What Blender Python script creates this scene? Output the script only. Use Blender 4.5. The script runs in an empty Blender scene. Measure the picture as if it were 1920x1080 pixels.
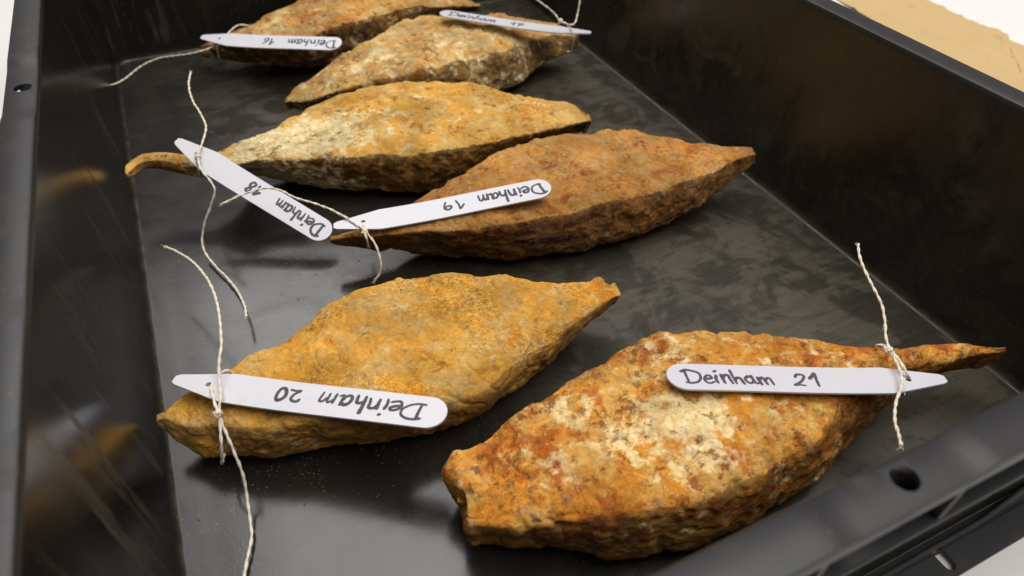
import bpy, bmesh, math, random
import numpy as np
from mathutils import Vector, Matrix

scene = bpy.context.scene
# ------------------------------------------------------------------ camera
# solved from the crate: a 600 x 400 x 120 mm stacking crate, world metres, floor of the crate at z = 0
F = 1300.5963
R = np.array([[0.90341606, -0.42848552, 0.01547811],
              [-0.28246583, -0.6219315, -0.73035215],
              [0.32257165, 0.65543983, -0.68289543]])
T = np.array([0.05661694, -0.05011037, 0.25152117])
cam_d = bpy.data.cameras.new('camera')
cam = bpy.data.objects.new('camera', cam_d)
scene.collection.objects.link(cam)
cam_d.sensor_width = 36.0
cam_d.lens = F * 36.0 / 1920.0
cam_d.clip_start = 0.004
cam_d.clip_end = 60.0
m = Matrix.Identity(4)
for i in range(3):
    m[i][0] = R[0][i]; m[i][1] = -R[1][i]; m[i][2] = -R[2][i]; m[i][3] = T[i]
cam.matrix_world = m
cam_d.dof.use_dof = True
cam_d.dof.focus_distance = 0.315
cam_d.dof.aperture_fstop = 11.0
scene.camera = cam

# ------------------------------------------------------------------ room light
world = bpy.data.worlds.new('World'); scene.world = world
world.use_nodes = True
bg = world.node_tree.nodes['Background']
bg.inputs['Color'].default_value = (1.0, 0.955, 0.90, 1)
bg.inputs['Strength'].default_value = 0.28

def lamp(name, loc, sx, sy, power, col, tilt=(0, 0, 0)):
    d = bpy.data.lights.new(name, 'AREA'); d.shape = 'RECTANGLE'
    d.size = sx; d.size_y = sy; d.energy = power; d.color = col
    o = bpy.data.objects.new(name, d); scene.collection.objects.link(o)
    o.location = loc; o.rotation_euler = tilt
    return o
lamp('ceiling_light_panel', (0.20, 1.95, 2.2), 1.0, 2.1, 38, (1.0, 0.98, 0.965))
lamp('ceiling_overhead_panel', (0.80, -0.22, 2.0), 1.5, 2.2, 50, (1.0, 0.965, 0.93))

vs = scene.view_settings
vs.view_transform = 'Standard'; vs.look = 'None'; vs.exposure = -0.1; vs.gamma = 1.0
vs.use_curve_mapping = False

# ------------------------------------------------------------------ helpers
C = scene.collection
rng = np.random.default_rng(7)
random.seed(7)

def at(x, y, z):
    d = R.T @ np.array([(x - 960) / F, (y - 540) / F, 1.0])
    return T + d * (z - T[2]) / d[2]

def mesh_obj(name, verts, faces, mat, parent=None, loc=(0, 0, 0), smooth=True):
    me = bpy.data.meshes.new(name)
    me.from_pydata([tuple(v) for v in verts], [], faces)
    me.update()
    if smooth:
        me.polygons.foreach_set('use_smooth', [True] * len(me.polygons))
    o = bpy.data.objects.new(name, me); C.objects.link(o)
    o.location = loc
    if mat: me.materials.append(mat)
    if parent: o.parent = parent
    return o

def empty(name, loc=(0, 0, 0)):
    o = bpy.data.objects.new(name, None); C.objects.link(o); o.location = loc
    o.empty_display_size = 0.02
    return o

def tag(o, label, cat, group=None, kind=None):
    if label: o['label'] = label
    if cat: o['category'] = cat
    if group: o['group'] = group
    if kind: o['kind'] = kind
    return o

# vectorised gradient noise
_perm = np.random.default_rng(3).permutation(256); _perm = np.concatenate([_perm, _perm, _perm])
_g = np.random.default_rng(4).normal(size=(256, 3)); _g /= np.linalg.norm(_g, axis=1)[:, None]
def perlin(P):
    P = np.asarray(P, float); I = np.floor(P).astype(int); f = P - I; I &= 255
    u = f * f * f * (f * (f * 6 - 15) + 10)
    def h(a, b, c):
        k = _perm[_perm[_perm[(I[:, 0] + a) & 255] + ((I[:, 1] + b) & 255)] + ((I[:, 2] + c) & 255)]
        return ((f - [a, b, c]) * _g[k]).sum(1)
    L = lambda t, a, b: a + t * (b - a)
    x00 = L(u[:, 0], h(0, 0, 0), h(1, 0, 0)); x10 = L(u[:, 0], h(0, 1, 0), h(1, 1, 0))
    x01 = L(u[:, 0], h(0, 0, 1), h(1, 0, 1)); x11 = L(u[:, 0], h(0, 1, 1), h(1, 1, 1))
    return L(u[:, 2], L(u[:, 1], x00, x10), L(u[:, 1], x01, x11)) * 1.5

def fbm(P, s, oct=3, seed=0.0):
    r = 0; a = 1.0
    for k in range(oct):
        r = r + a * perlin(P * s + seed + 17.3 * k); s *= 2.05; a *= 0.5
    return r

# ------------------------------------------------------------------ node helpers
class NT:
    def __init__(self, name):
        self.m = bpy.data.materials.new(name); self.m.use_nodes = True
        self.t = self.m.node_tree; self.bsdf = self.t.nodes['Principled BSDF']
        self.co = self.t.nodes.new('ShaderNodeTexCoord').outputs['Object']
    def n(self, kind, **kw):
        nd = self.t.nodes.new(kind)
        for k, v in kw.items():
            setattr(nd, k, v)
        return nd
    def set(self, sock, v):
        if isinstance(v, bpy.types.NodeSocket): self.t.links.new(v, sock)
        elif isinstance(v, (tuple, list)) and len(v) == 3 and sock.type == 'RGBA': sock.default_value = (*v, 1)
        else: sock.default_value = v
    def mapping(self, scale=(1, 1, 1), loc=(0, 0, 0), rot=(0, 0, 0)):
        nd = self.n('ShaderNodeMapping'); self.set(nd.inputs['Vector'], self.co)
        nd.inputs['Scale'].default_value = scale; nd.inputs['Location'].default_value = loc
        nd.inputs['Rotation'].default_value = rot
        return nd.outputs[0]
    def noise(self, scale, detail=4, rough=0.6, dist=0.0, vec=None, off=0.0):
        nd = self.n('ShaderNodeTexNoise')
        if vec is None:
            vec = self.mapping(loc=(off, off * 1.7, -off)) if off else self.co
        self.set(nd.inputs['Vector'], vec)
        nd.inputs['Scale'].default_value = scale; nd.inputs['Detail'].default_value = detail
        nd.inputs['Roughness'].default_value = rough; nd.inputs['Distortion'].default_value = dist
        return nd.outputs['Fac']
    def voronoi(self, scale, off=0.0, feature='F1'):
        nd = self.n('ShaderNodeTexVoronoi', feature=feature)
        self.set(nd.inputs['Vector'], self.mapping(loc=(off, off, off)))
        nd.inputs['Scale'].default_value = scale
        return nd.outputs['Distance']
    def ramp(self, x, lo, hi, a=0.0, b=1.0):
        nd = self.n('ShaderNodeMapRange', interpolation_type='SMOOTHSTEP')
        self.set(nd.inputs[0], x)
        for i, v in enumerate((lo, hi, a, b)): nd.inputs[i + 1].default_value = v
        return nd.outputs[0]
    def math(self, op, a, b=0.0, clamp=False):
        nd = self.n('ShaderNodeMath', operation=op); nd.use_clamp = clamp
        self.set(nd.inputs[0], a); self.set(nd.inputs[1], b)
        return nd.outputs[0]
    def mul(self, a, b): return self.math('MULTIPLY', a, b)
    def mix(self, f, a, b, mode='MIX'):
        nd = self.n('ShaderNodeMix', data_type='RGBA', blend_type=mode)
        self.set(nd.inputs[0], f); self.set(nd.inputs[6], a); self.set(nd.inputs[7], b)
        return nd.outputs[2]
    def attr(self, name):
        return self.n('ShaderNodeAttribute', attribute_name=name).outputs['Fac']
    def sep(self):
        nd = self.n('ShaderNodeSeparateXYZ'); self.set(nd.inputs[0], self.co); return nd.outputs
    def bump(self, h, strength, dist, normal=None):
        nd = self.n('ShaderNodeBump'); nd.inputs['Strength'].default_value = strength
        nd.inputs['Distance'].default_value = dist; self.set(nd.inputs['Height'], h)
        if normal is not None: self.set(nd.inputs['Normal'], normal)
        return nd.outputs[0]
    def out(self, col=None, rough=None, normal=None, spec=None):
        b = self.bsdf
        if col is not None: self.set(b.inputs['Base Color'], col)
        if rough is not None: self.set(b.inputs['Roughness'], rough)
        if normal is not None: self.set(b.inputs['Normal'], normal)
        if spec is not None: b.inputs['Specular IOR Level'].default_value = spec
        return self.m

def srgb(r, g, b):
    f = lambda c: (c / 255 / 12.92) if c / 255 < 0.04045 else ((c / 255 + 0.055) / 1.055) ** 2.4
    return (f(r), f(g), f(b))

# ------------------------------------------------------------------ materials
def mat_plastic():
    t = NT('black_crate_plastic')
    X, Y, Z = t.sep()[0:3]
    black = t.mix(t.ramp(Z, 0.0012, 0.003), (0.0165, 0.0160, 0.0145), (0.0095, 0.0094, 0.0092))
    dust_c = t.mix(t.noise(30, 3), (0.056, 0.050, 0.031), (0.082, 0.066, 0.036))
    # smeared dust film: swirled wipe marks, heavier towards the right and the far end of the floor
    sw = t.noise(30, 8, 0.66, 1.3)
    wipe = t.noise(15, 5, 0.6, 2.4, vec=t.mapping(scale=(1.0, 3.2, 1.0), rot=(0, 0, 0.7), loc=(3, 1, 0)))
    film = t.math('ADD', t.mul(sw, 0.75), t.mul(wipe, 0.25))
    film = t.ramp(film, 0.435, 0.565, 0.42, 1.0)
    side = t.ramp(t.math('ADD', X, t.mul(Y, 0.25)), 0.10, 0.30)          # dirtier half of the crate
    film = t.mul(film, t.math('ADD', t.mul(side, 0.66), 0.10))
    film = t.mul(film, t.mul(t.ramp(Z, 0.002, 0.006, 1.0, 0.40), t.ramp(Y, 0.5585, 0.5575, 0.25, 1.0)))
    # fine brushed scratches
    scr = t.ramp(t.noise(60, 4, 0.7, 0.4, vec=t.mapping(scale=(1, 34, 1), rot=(0, 0, 0.5))), 0.63, 0.70)
    scr2 = t.ramp(t.noise(46, 4, 0.7, 0.3, vec=t.mapping(scale=(30, 1, 1), rot=(0, 0, 0.35), loc=(1, 2, 0))), 0.64, 0.71)
    brush = t.ramp(t.noise(34, 6, 0.72, 0.8, vec=t.mapping(scale=(1.0, 7.0, 1.0), rot=(0, 0, -0.55), loc=(7, 2, 0))), 0.46, 0.58)
    film = t.mul(film, t.math('SUBTRACT', 1.0, t.mul(brush, 0.22)))
    film = t.math('ADD', film, t.mul(t.math('ADD', scr, scr2), 0.12), clamp=True)
    # dirt caught in the corner where floor and walls meet
    ex = t.math('ABSOLUTE', t.math('SUBTRACT', X, 0.18))
    ey = t.math('ABSOLUTE', t.math('SUBTRACT', Y, 0.2796))
    edge = t.math('MAXIMUM', t.ramp(ex, 0.1765, 0.1792), t.ramp(ey, 0.2761, 0.2788))
    edge = t.mul(edge, t.ramp(Z, 0.006, 0.0015))
    edge = t.mul(edge, t.ramp(t.noise(70, 4, 0.7), 0.38, 0.62, 0.25, 0.9))
    edge = t.mul(edge, t.ramp(X, 0.05, 0.2, 0.45, 1.0))
    film = t.math('MAXIMUM', film, edge)
    # vertical runs of dried rust water on the walls
    runs = t.ramp(t.noise(1, 4, 0.65, 0.2, vec=t.mapping(scale=(130, 110, 9))), 0.53, 0.72)
    runs = t.mul(runs, t.ramp(Z, 0.004, 0.02, 0.0, 0.80))
    runs = t.mul(t.mul(runs, t.ramp(Z, 0.10, 0.06, 0.25, 1.0)), t.ramp(X, 0.10, 0.02, 0.12, 1.0))
    blot = t.mul(t.ramp(t.noise(30, 7, 0.70, 0.9, off=5.0), 0.42, 0.68), t.ramp(Z, 0.003, 0.02, 0.0, 0.52))
    runs = t.mul(t.math('MAXIMUM', runs, t.mul(t.mul(blot, t.math('ADD', side, 0.12)), t.ramp(Y, 0.553, 0.548, 0.12, 1.0))), t.ramp(Z, 0.109, 0.100, 0.12, 1.0))
    film = t.math('MAXIMUM', film, runs)
    specks = t.mul(t.ramp(t.voronoi(330, 1.0), 0.20, 0.10), t.ramp(t.noise(22, 3, off=9.0), 0.48, 0.62))
    col = t.mix(film, black, dust_c)
    col = t.mix(t.mul(specks, 0.5), col, (0.16, 0.10, 0.04))
    rough = t.math('ADD', t.math('ADD', t.mul(film, 0.55), 0.10), t.mul(t.noise(40, 4, off=2.0), 0.10))
    rough = t.math('ADD', rough, t.ramp(Z, 0.002, 0.004, 0.0, 0.04))
    nrm = t.bump(t.noise(900, 2), 0.05, 0.0004)
    nrm = t.bump(scr, 0.06, 0.0003, nrm)
    return t.out(col, rough, nrm, 0.5)

def mat_rim():
    t = NT('black_crate_rim_plastic')
    dust = t.ramp(t.noise(45, 5, 0.65, 0.6), 0.50, 0.72, 0.0, 0.32)
    specks = t.mul(t.ramp(t.voronoi(300, 2.0), 0.15, 0.07), t.ramp(t.noise(30, 3, off=4.0), 0.55, 0.66))
    col = t.mix(dust, (0.0125, 0.0125, 0.0132), (0.055, 0.046, 0.034))
    col = t.mix(t.mul(specks, 0.6), col, (0.22, 0.13, 0.05))
    rough = t.math('ADD', t.mul(dust, 0.5), 0.42)
    scr = t.ramp(t.noise(50, 4, 0.7, 0.3, vec=t.mapping(scale=(14, 1, 1), rot=(0, 0, 0.2))), 0.58, 0.74)
    nrm = t.bump(t.math('ADD', t.noise(1400, 2), t.mul(scr, 0.5)), 0.10, 0.0003)
    return t.out(col, rough, nrm, 0.5)

def mat_rust(name, seed, tan, ochre, orange, pale, brown, pale_amt, orange_amt, spot_amt, grain=0.5, grey_amt=0.3, side_brown=0.5):
    """crusty iron corrosion: ochre ground, orange bloom, pale mineral crust, dark oxide spots"""
    t = NT(name)
    o = seed
    big = t.noise(22, 4, 0.6, 0.6, off=o + 20)                     # broad zones, some 3 cm
    mid = t.noise(62, 6, 0.66, 0.7, off=o)
    base = t.mix(t.ramp(mid, 0.43, 0.57), tan, ochre)
    gold = tuple(min(1, c * k) for c, k in zip(ochre, (1.14, 1.12, 1.02)))
    base = t.mix(t.mul(t.ramp(t.noise(85, 5, 0.65, 0.5, off=o + 1), 0.50, 0.64), 0.8), base, gold)
    grit = t.noise(460, 4, 0.72, off=o + 1)
    fine = t.noise(1300, 2, 0.6, off=o + 2)
    org = t.math('ADD', t.mul(t.noise(105, 7, 0.68, 0.3, off=o + 3), 0.6), t.mul(big, 0.4))
    org = t.ramp(org, 0.575 - 0.11 * orange_amt, 0.66 - 0.11 * orange_amt)
    base = t.mix(t.mul(org, 0.85), base, orange)
    # the sides are bare, browner oxide where the crust has broken away
    sd = t.attr('side')
    sdm = t.ramp(t.math('ADD', sd, t.math('MULTIPLY', t.math('SUBTRACT', t.noise(80, 6, 0.7, 0.5, off=o + 4), 0.5), 2.2)), 0.40, 0.75)
    sc_ = t.mix(t.ramp(t.noise(140, 6, 0.7, 0.4, off=o + 5), 0.40, 0.62), brown, t.mix(0.45, brown, ochre))
    sc_ = t.mix(t.mul(t.ramp(t.noise(75, 5, 0.7, 0.3, off=o + 15), 0.52, 0.66), 0.6), sc_, (0.16, 0.125, 0.065))
    base = t.mix(t.mul(sdm, side_brown), base, sc_)
    # pale mineral crust
    zp = t.attr('pale')
    pn = t.math('ADD', t.mul(t.noise(135, 8, 0.66, 0.25, off=o + 6), 0.58), t.mul(t.noise(48, 5, 0.6, 0.4, off=o + 16), 0.42))
    pl = t.ramp(t.math('ADD', pn, t.mul(zp, 0.085)), 0.600 - 0.05 * pale_amt, 0.690 - 0.05 * pale_amt)
    pcol = t.mix(t.ramp(t.noise(240, 5, 0.7, off=o + 17), 0.42, 0.60), tuple(c * k for c, k in zip(pale, (0.86, 0.78, 0.62))), pale)
    base = t.mix(t.mul(pl, 0.88), base, pcol)
    gy = t.ramp(t.noise(150, 6, 0.68, 0.5, off=o + 7), 0.56, 0.68)
    base = t.mix(t.mul(gy, grey_amt), base, (0.255, 0.215, 0.145))
    # dark rust veins and violet oxide spots
    dk = t.math('ADD', t.mul(t.noise(190, 8, 0.70, 0.2, off=o + 8), 0.65), t.mul(t.noise(42, 4, 0.6, off=o + 18), 0.35))
    dk = t.ramp(dk, 0.565 - 0.02 * spot_amt, 0.625 - 0.02 * spot_amt)
    base = t.mix(t.mul(dk, 0.78), base, t.mix(0.35, brown, orange))
    wob = t.n('ShaderNodeVectorMath', operation='ADD')
    nv = t.n('ShaderNodeTexNoise'); t.set(nv.inputs['Vector'], t.mapping(loc=(o, o, o)))
    nv.inputs['Scale'].default_value = 420; nv.inputs['Detail'].default_value = 4
    sc = t.n('ShaderNodeVectorMath', operation='SCALE'); t.set(sc.inputs[0], nv.outputs['Color']); sc.inputs['Scale'].default_value = 0.0060
    t.set(wob.inputs[0], t.co); t.set(wob.inputs[1], sc.outputs[0])
    vz = t.n('ShaderNodeTexVoronoi'); t.set(vz.inputs['Vector'], wob.outputs[0]); vz.inputs['Scale'].default_value = 135
    spot = t.mul(t.ramp(vz.outputs['Distance'], 0.36, 0.18), t.ramp(t.noise(55, 4, off=o + 9), 0.60 - 0.10 * spot_amt, 0.68 - 0.08 * spot_amt))
    base = t.mix(t.mul(spot, 0.70 * min(1, spot_amt + 0.25)), base, (0.10, 0.050, 0.038))
    # sandy grain, stronger in patches
    gm = t.ramp(t.noise(30, 4, 0.6, 0.5, off=o + 19), 0.44, 0.62, 0.12 * grain, 0.8 * grain)
    base = t.mix(gm, base, t.mix(1.0, base, t.mix(t.ramp(grit, 0.34, 0.66), (0.52, 0.50, 0.46), (1.30, 1.28, 1.25)), 'MULTIPLY'))
    base = t.mix(t.mul(gm, 0.8), base, t.mix(1.0, base, t.mix(t.ramp(fine, 0.34, 0.66), (0.62,) * 3, (1.30,) * 3), 'MULTIPLY'))
    cr = t.ramp(t.noise(170, 7, 0.74, 0.3, off=o + 10), 0.345, 0.295)
    base = t.mix(t.mul(cr, 0.8), base, (0.055, 0.030, 0.013))
    tone = t.ramp(t.noise(26, 5, 0.62, 0.4, off=o + 23), 0.34, 0.66, 0.72, 1.14)
    nd = t.n('ShaderNodeCombineColor')
    for k in range(3): t.set(nd.inputs[k], tone)
    base = t.mix(1.0, base, nd.outputs[0], 'MULTIPLY')
    flake = t.math('ADD', t.ramp(t.noise(115, 7, 0.66, 0.3, off=o + 11), 0.44, 0.56), t.mul(t.ramp(t.noise(210, 6, 0.66, 0.3, off=o + 12), 0.46, 0.56), 0.5))
    n1 = t.bump(flake, 0.55, 0.0009)
    n2 = t.bump(t.math('ADD', grit, t.mul(fine, 0.5)), 0.35, 0.0006, n1)
    return t.out(base, 0.88, n2, 0.25)

def mat_simple(name, col, rough, spec=0.5, bump=None, vary=0.0, vscale=50):
    t = NT(name)
    c = col
    if vary:
        c = t.mix(t.noise(vscale, 4), tuple(x * (1 - vary) for x in col), tuple(min(1, x * (1 + vary)) for x in col))
    nrm = t.bump(t.noise(bump[0], 3), bump[1], bump[2]) if bump else None
    return t.out(c, rough, nrm, spec)

M_TUB = mat_plastic(); M_RIM = mat_rim()
M_TABLE = mat_simple('white_table_laminate', (0.78, 0.765, 0.745), 0.45, 0.4, (300, 0.05, 0.0005), 0.02, 6)
def mat_tag():
    t = NT('white_label_plastic')
    c = t.mix(t.noise(60, 4), (0.575, 0.57, 0.62), (0.61, 0.605, 0.655))
    sm = t.mul(t.ramp(t.noise(85, 6, 0.7, 0.4, off=3.0), 0.56, 0.74), 0.30)
    c = t.mix(sm, c, (0.52, 0.40, 0.24))
    sp = t.ramp(t.noise(620, 3, 0.6, off=6.0), 0.70, 0.76)
    c = t.mix(t.mul(sp, 0.5), c, (0.40, 0.26, 0.12))
    scr = t.ramp(t.noise(60, 4, 0.7, 0.2, vec=t.mapping(scale=(1, 16, 1))), 0.56, 0.70)
    return t.out(c, t.math('ADD', t.mul(scr, 0.2), 0.33), t.bump(scr, 0.08, 0.0003), 0.5)
M_TAG = mat_tag()
def mat_ink():
    t = NT('black_marker_ink')
    c = t.mix(t.noise(700, 3), (0.012, 0.012, 0.016), (0.13, 0.13, 0.145))
    return t.out(c, 0.6, None, 0.3)
M_INK = mat_ink()
M_TWINE = mat_simple('undyed_twine', (0.80, 0.715, 0.585), 0.9, 0.15, (2500, 0.5, 0.0003), 0.16, 260)
def mat_paper():
    t = NT('brown_kraft_paper')
    c = t.mix(t.noise(14, 5), (0.51, 0.355, 0.165), (0.585, 0.42, 0.21))
    c = t.mix(t.mul(t.ramp(t.noise(38, 5, 0.7, 0.5), 0.58, 0.70), 0.5), c, (0.40, 0.26, 0.11))
    c = t.mix(t.mul(t.ramp(t.noise(500, 3, 0.6), 0.55, 0.7), 0.25), c, (0.36, 0.24, 0.11))
    return t.out(c, 0.85, t.bump(t.noise(60, 4), 0.25, 0.002), 0.2)
M_PAPER = mat_paper()

# ------------------------------------------------------------------ setting
tb = 3.0
o = mesh_obj('table_top', [(-tb, -tb, -0.0065), (tb, -tb, -0.0065), (tb, tb, -0.0065), (-tb, tb, -0.0065),
                           (-tb, -tb, -0.04), (tb, -tb, -0.04), (tb, tb, -0.04), (-tb, tb, -0.04)],
             [(0, 1, 2, 3), (7, 6, 5, 4), (0, 4, 5, 1), (1, 5, 6, 2), (2, 6, 7, 3), (3, 7, 4, 0)], M_TABLE, smooth=False)
tag(o, 'white laminate table top under the black crate', None, kind='structure')

# ------------------------------------------------------------------ crate
W, L, H = 0.36, 0.5592, 0.112
CR = 0.012
crate = empty('plastic_crate', (W / 2, L / 2, -0.004))
tag(crate, 'black plastic stacking crate holding the rusty ingots, dusty inside', 'crate')
CL = Vector(crate.location)

def ring_cols(nseg=24, ncor=8):
    """columns round the rectangle: (x, y, nx, ny, side); CCW starting at the middle of the front-left corner"""
    cols = []
    cs = [((CR, CR), math.pi), ((W - CR, CR), 1.5 * math.pi), ((W - CR, L - CR), 0.0), ((CR, L - CR), 0.5 * math.pi)]
    for k in range(4):
        (cx, cy), a0 = cs[k]
        (dx, dy), b0 = cs[(k + 1) % 4]
        for j in range(ncor // 2, ncor + 1):
            a = a0 + (math.pi / 2) * j / ncor
            cols.append((cx + CR * math.cos(a), cy + CR * math.sin(a), math.cos(a), math.sin(a), k))
        a = a0 + math.pi / 2
        p = (cx + CR * math.cos(a), cy + CR * math.sin(a)); q = (dx + CR * math.cos(b0), dy + CR * math.sin(b0))
        for j in range(1, nseg):
            s = j / nseg
            cols.append((p[0] + (q[0] - p[0]) * s, p[1] + (q[1] - p[1]) * s, math.cos(a), math.sin(a), k))
        for j in range(0, ncor // 2 + (1 if False else 0)):
            a = b0 + (math.pi / 2) * j / ncor
            cols.append((dx + CR * math.cos(a), dy + CR * math.sin(a), math.cos(a), math.sin(a), k))
    return cols

def sweep(name, profile, mat, parent, cols, closed_ring=True, zfun=None, ofun=None):
    n = len(profile); V = []; Fc = []
    for (x, y, nx, ny, k) in cols:
        for (off, z) in profile:
            zz = z + (zfun(x, y, off, z) if zfun else 0)
            if ofun: off = off + ofun(x, y, off, z)
            V.append((x + nx * off - CL.x, y + ny * off - CL.y, zz - CL.z))
    m_ = len(cols)
    for i in range(m_ if closed_ring else m_ - 1):
        a = i * n; b = ((i + 1) % m_) * n
        for j in range(n):
            j2 = (j + 1) % n
            Fc.append((a + j, b + j, b + j2, a + j2))
    if not closed_ring:
        Fc.append(tuple(range(n))); Fc.append(tuple(reversed(range((m_ - 1) * n, m_ * n))))
    o = mesh_obj(name, V, Fc, mat, parent)
    bm = bmesh.new(); bm.from_mesh(o.data); bmesh.ops.recalc_face_normals(bm, faces=bm.faces); bm.to_mesh(o.data); bm.free()
    return o

def sharp(o, ang=35):
    me = o.data
    bm = bmesh.new(); bm.from_mesh(me)
    for e in bm.edges:
        if len(e.link_faces) == 2 and e.calc_face_angle(0) > math.radians(ang): e.smooth = False
    bm.to_mesh(me); bm.free()

def boolean_cut(ob, bm):
    me = bpy.data.meshes.new('cut'); bm.to_mesh(me); bm.free()
    cut = bpy.data.objects.new('cut', me); C.objects.link(cut); cut.location = CL
    bpy.context.view_layer.update()
    md = ob.modifiers.new('b', 'BOOLEAN'); md.object = cut; md.operation = 'DIFFERENCE'; md.solver = 'EXACT'
    dg = bpy.context.evaluated_depsgraph_get()
    nm = bpy.data.meshes.new_from_object(ob.evaluated_get(dg)); ob.modifiers.clear(); ob.data = nm; nm.name = ob.name
    bpy.data.objects.remove(cut, do_unlink=True)

cols = ring_cols()
# object coordinates of the tub materials are shifted to crate space
def tub_coords(mat):
    for nd in list(mat.node_tree.nodes):
        if nd.type == 'TEX_COORD':
            mp = mat.node_tree.nodes.new('ShaderNodeMapping'); mp.inputs['Location'].default_value = tuple(CL)
            links = [(l.to_socket) for l in nd.outputs['Object'].links]
            for s in links: mat.node_tree.links.new(mp.outputs[0], s)
            mat.node_tree.links.new(nd.outputs['Object'], mp.inputs['Vector'])
tub_coords(M_TUB)

# floor of the crate
fp = [(x - nx * 0.0016, y - ny * 0.0016) for (x, y, nx, ny, k) in cols]
nf = len(fp)
V = [(x - CL.x, y - CL.y, 0.0 - CL.z) for x, y in fp] + [(x - CL.x, y - CL.y, -0.004 - CL.z) for x, y in fp]
Fc = [tuple(range(nf)), tuple(reversed(range(nf, 2 * nf)))] + [(i, i + nf, (i + 1) % nf + nf, (i + 1) % nf) for i in range(nf)]
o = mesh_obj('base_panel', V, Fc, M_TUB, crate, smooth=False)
# walls
prof = [(-0.0016, 0.0), (-0.0010, 0.00016), (-0.0005, 0.00055), (-0.00015, 0.0011), (0.00005, 0.0018), (0.0020, 0.042), (0.0040, 0.080), (0.0053, 0.109),
        (0.0078, 0.109), (0.0060, 0.06), (0.0030, -0.0040), (-0.0016, -0.0040)]
for k in range(4):
    cc = [c for c in cols if c[4] == k]
    nxt = [c for c in cols if c[4] == (k + 1) % 4][0]
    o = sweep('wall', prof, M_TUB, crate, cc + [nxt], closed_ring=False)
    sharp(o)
# rim with stacking holes
def rim_z(x, y, off, z):
    if z < 0.1105: return 0
    b = 0
    if y < 0.02: b = max(b, 1 - min(1, max(0, (abs(x - 0.176) - 0.020) / 0.004)))
    if x < 0.02: b = max(b, 1 - min(1, max(0, (abs(y - 0.2806) - 0.024) / 0.004)))
    return -0.0009 * b
rim_prof = [(0.0053, 0.109), (0.0054, 0.1105), (0.0059, 0.1115), (0.0068, 0.112), (0.0170, 0.112), (0.0179, 0.1117), (0.0183, 0.1110), (0.0183, 0.1065),
            (0.0166, 0.1065), (0.0166, 0.1092), (0.0078, 0.1092), (0.0078, 0.109)]
rim = sweep('rim', rim_prof, M_RIM, crate, ring_cols(nseg=100), zfun=rim_z)
cut_bm = bmesh.new()
for (x, y) in ((0.1782, -0.0112), (-0.0112, 0.2806), (W + 0.0112, 0.2806), (0.1782, L + 0.0112)):
    bmesh.ops.create_cone(cut_bm, cap_ends=True, segments=28, radius1=0.0035, radius2=0.0035, depth=0.02,
                          matrix=Matrix.Translation((x - CL.x, y - CL.y, 0.111 - CL.z)))
boolean_cut(rim, cut_bm)
nm = rim.data
nm.polygons.foreach_set('use_smooth', [True] * len(nm.polygons)); sharp(rim, 30)
# outer ledge below the rim
o = sweep('ledge', [(0.0070, 0.0884), (0.0176, 0.0884), (0.0182, 0.0890), (0.0182, 0.0900), (0.0176, 0.0905), (0.0070, 0.0905)], M_RIM, crate, cols); sharp(o)

# foot flange with an upstanding lip and drain slots
def lip_o(x, y, off, z):
    if z > 0.004 and y < 0.02: return -0.0026 * min(1, max(0, (x - 0.283) / 0.03))
    return 0
foot = sweep('foot_flange', [(0.0034, -0.0034), (0.0070, -0.0034), (0.0071, 0.0046), (0.0074, 0.0050), (0.0082, 0.0050), (0.0085, 0.0046), (0.0086, -0.0034), (0.0176, -0.0034), (0.0182, -0.0040), (0.0182, -0.0062),
                             (0.0168, -0.0062), (0.0168, -0.0044), (0.0034, -0.0044)], M_RIM, crate, ring_cols(nseg=60), ofun=lip_o)
cuts = bmesh.new()
for x, y, ang in ((0.2630, -0.0118, 0), (0.0970, -0.0118, 0), (0.2630, L + 0.0118, math.pi), (0.0970, L + 0.0118, math.pi)):
    vsl = []
    sg = 1 if ang == 0 else -1
    for zz_ in (-0.0058, -0.001):
        vsl.append([cuts.verts.new((x + px_ - CL.x, y + sg * py_ - CL.y, zz_ - CL.z)) for px_, py_ in
                    [(0.0025, 0.0028)] + [(-0.0025, 0.0028)] + [(-0.0025 * math.cos(a), -0.0018 - 0.0025 * math.sin(a)) for a in [math.pi * q / 10 for q in range(11)]]])
    nn = len(vsl[0])
    cuts.faces.new(vsl[0]); cuts.faces.new(list(reversed(vsl[1])))
    for q in range(nn): cuts.faces.new((vsl[0][q], vsl[1][q], vsl[1][(q + 1) % nn], vsl[0][(q + 1) % nn]))
bmesh.ops.recalc_face_normals(cuts, faces=cuts.faces)
foot_cut = cuts
boolean_cut(foot, cuts)
sharp(foot)

# ribs between rim and ledge, and the struts behind the skirt
def box_mesh(name, sx, sy, sz):
    bm = bmesh.new(); bmesh.ops.create_cube(bm, size=1.0); bmesh.ops.scale(bm, vec=(sx, sy, sz), verts=bm.verts)
    bmesh.ops.bevel(bm, geom=bm.edges[:], offset=0.00025, segments=1, affect='EDGES')
    me = bpy.data.meshes.new(name); bm.to_mesh(me); bm.free(); me.materials.append(M_RIM); return me
rib_me = box_mesh('rib', 0.0016, 0.0096, 0.0185)
def rib(x, y, rz):
    r_ = bpy.data.objects.new('rib', rib_me); C.objects.link(r_); r_.parent = crate
    r_.location = Vector((x, y, 0.0999)) - CL; r_.rotation_euler = (0, 0, rz)
for i in range(8):
    x = 0.151 + 0.0435 * (i - 3)
    rib(x, -0.0130, 0); rib(x, L + 0.0130, 0)
for i in range(12):
    y = 0.045 + 0.0435 * i
    rib(-0.0130, y, math.pi / 2); rib(W + 0.0130, y, math.pi / 2)

# ------------------------------------------------------------------ ingots
def shape(s, p=2.4): return 1 - np.abs(np.clip(2 * s - 1, -1, 1)) ** p

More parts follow.
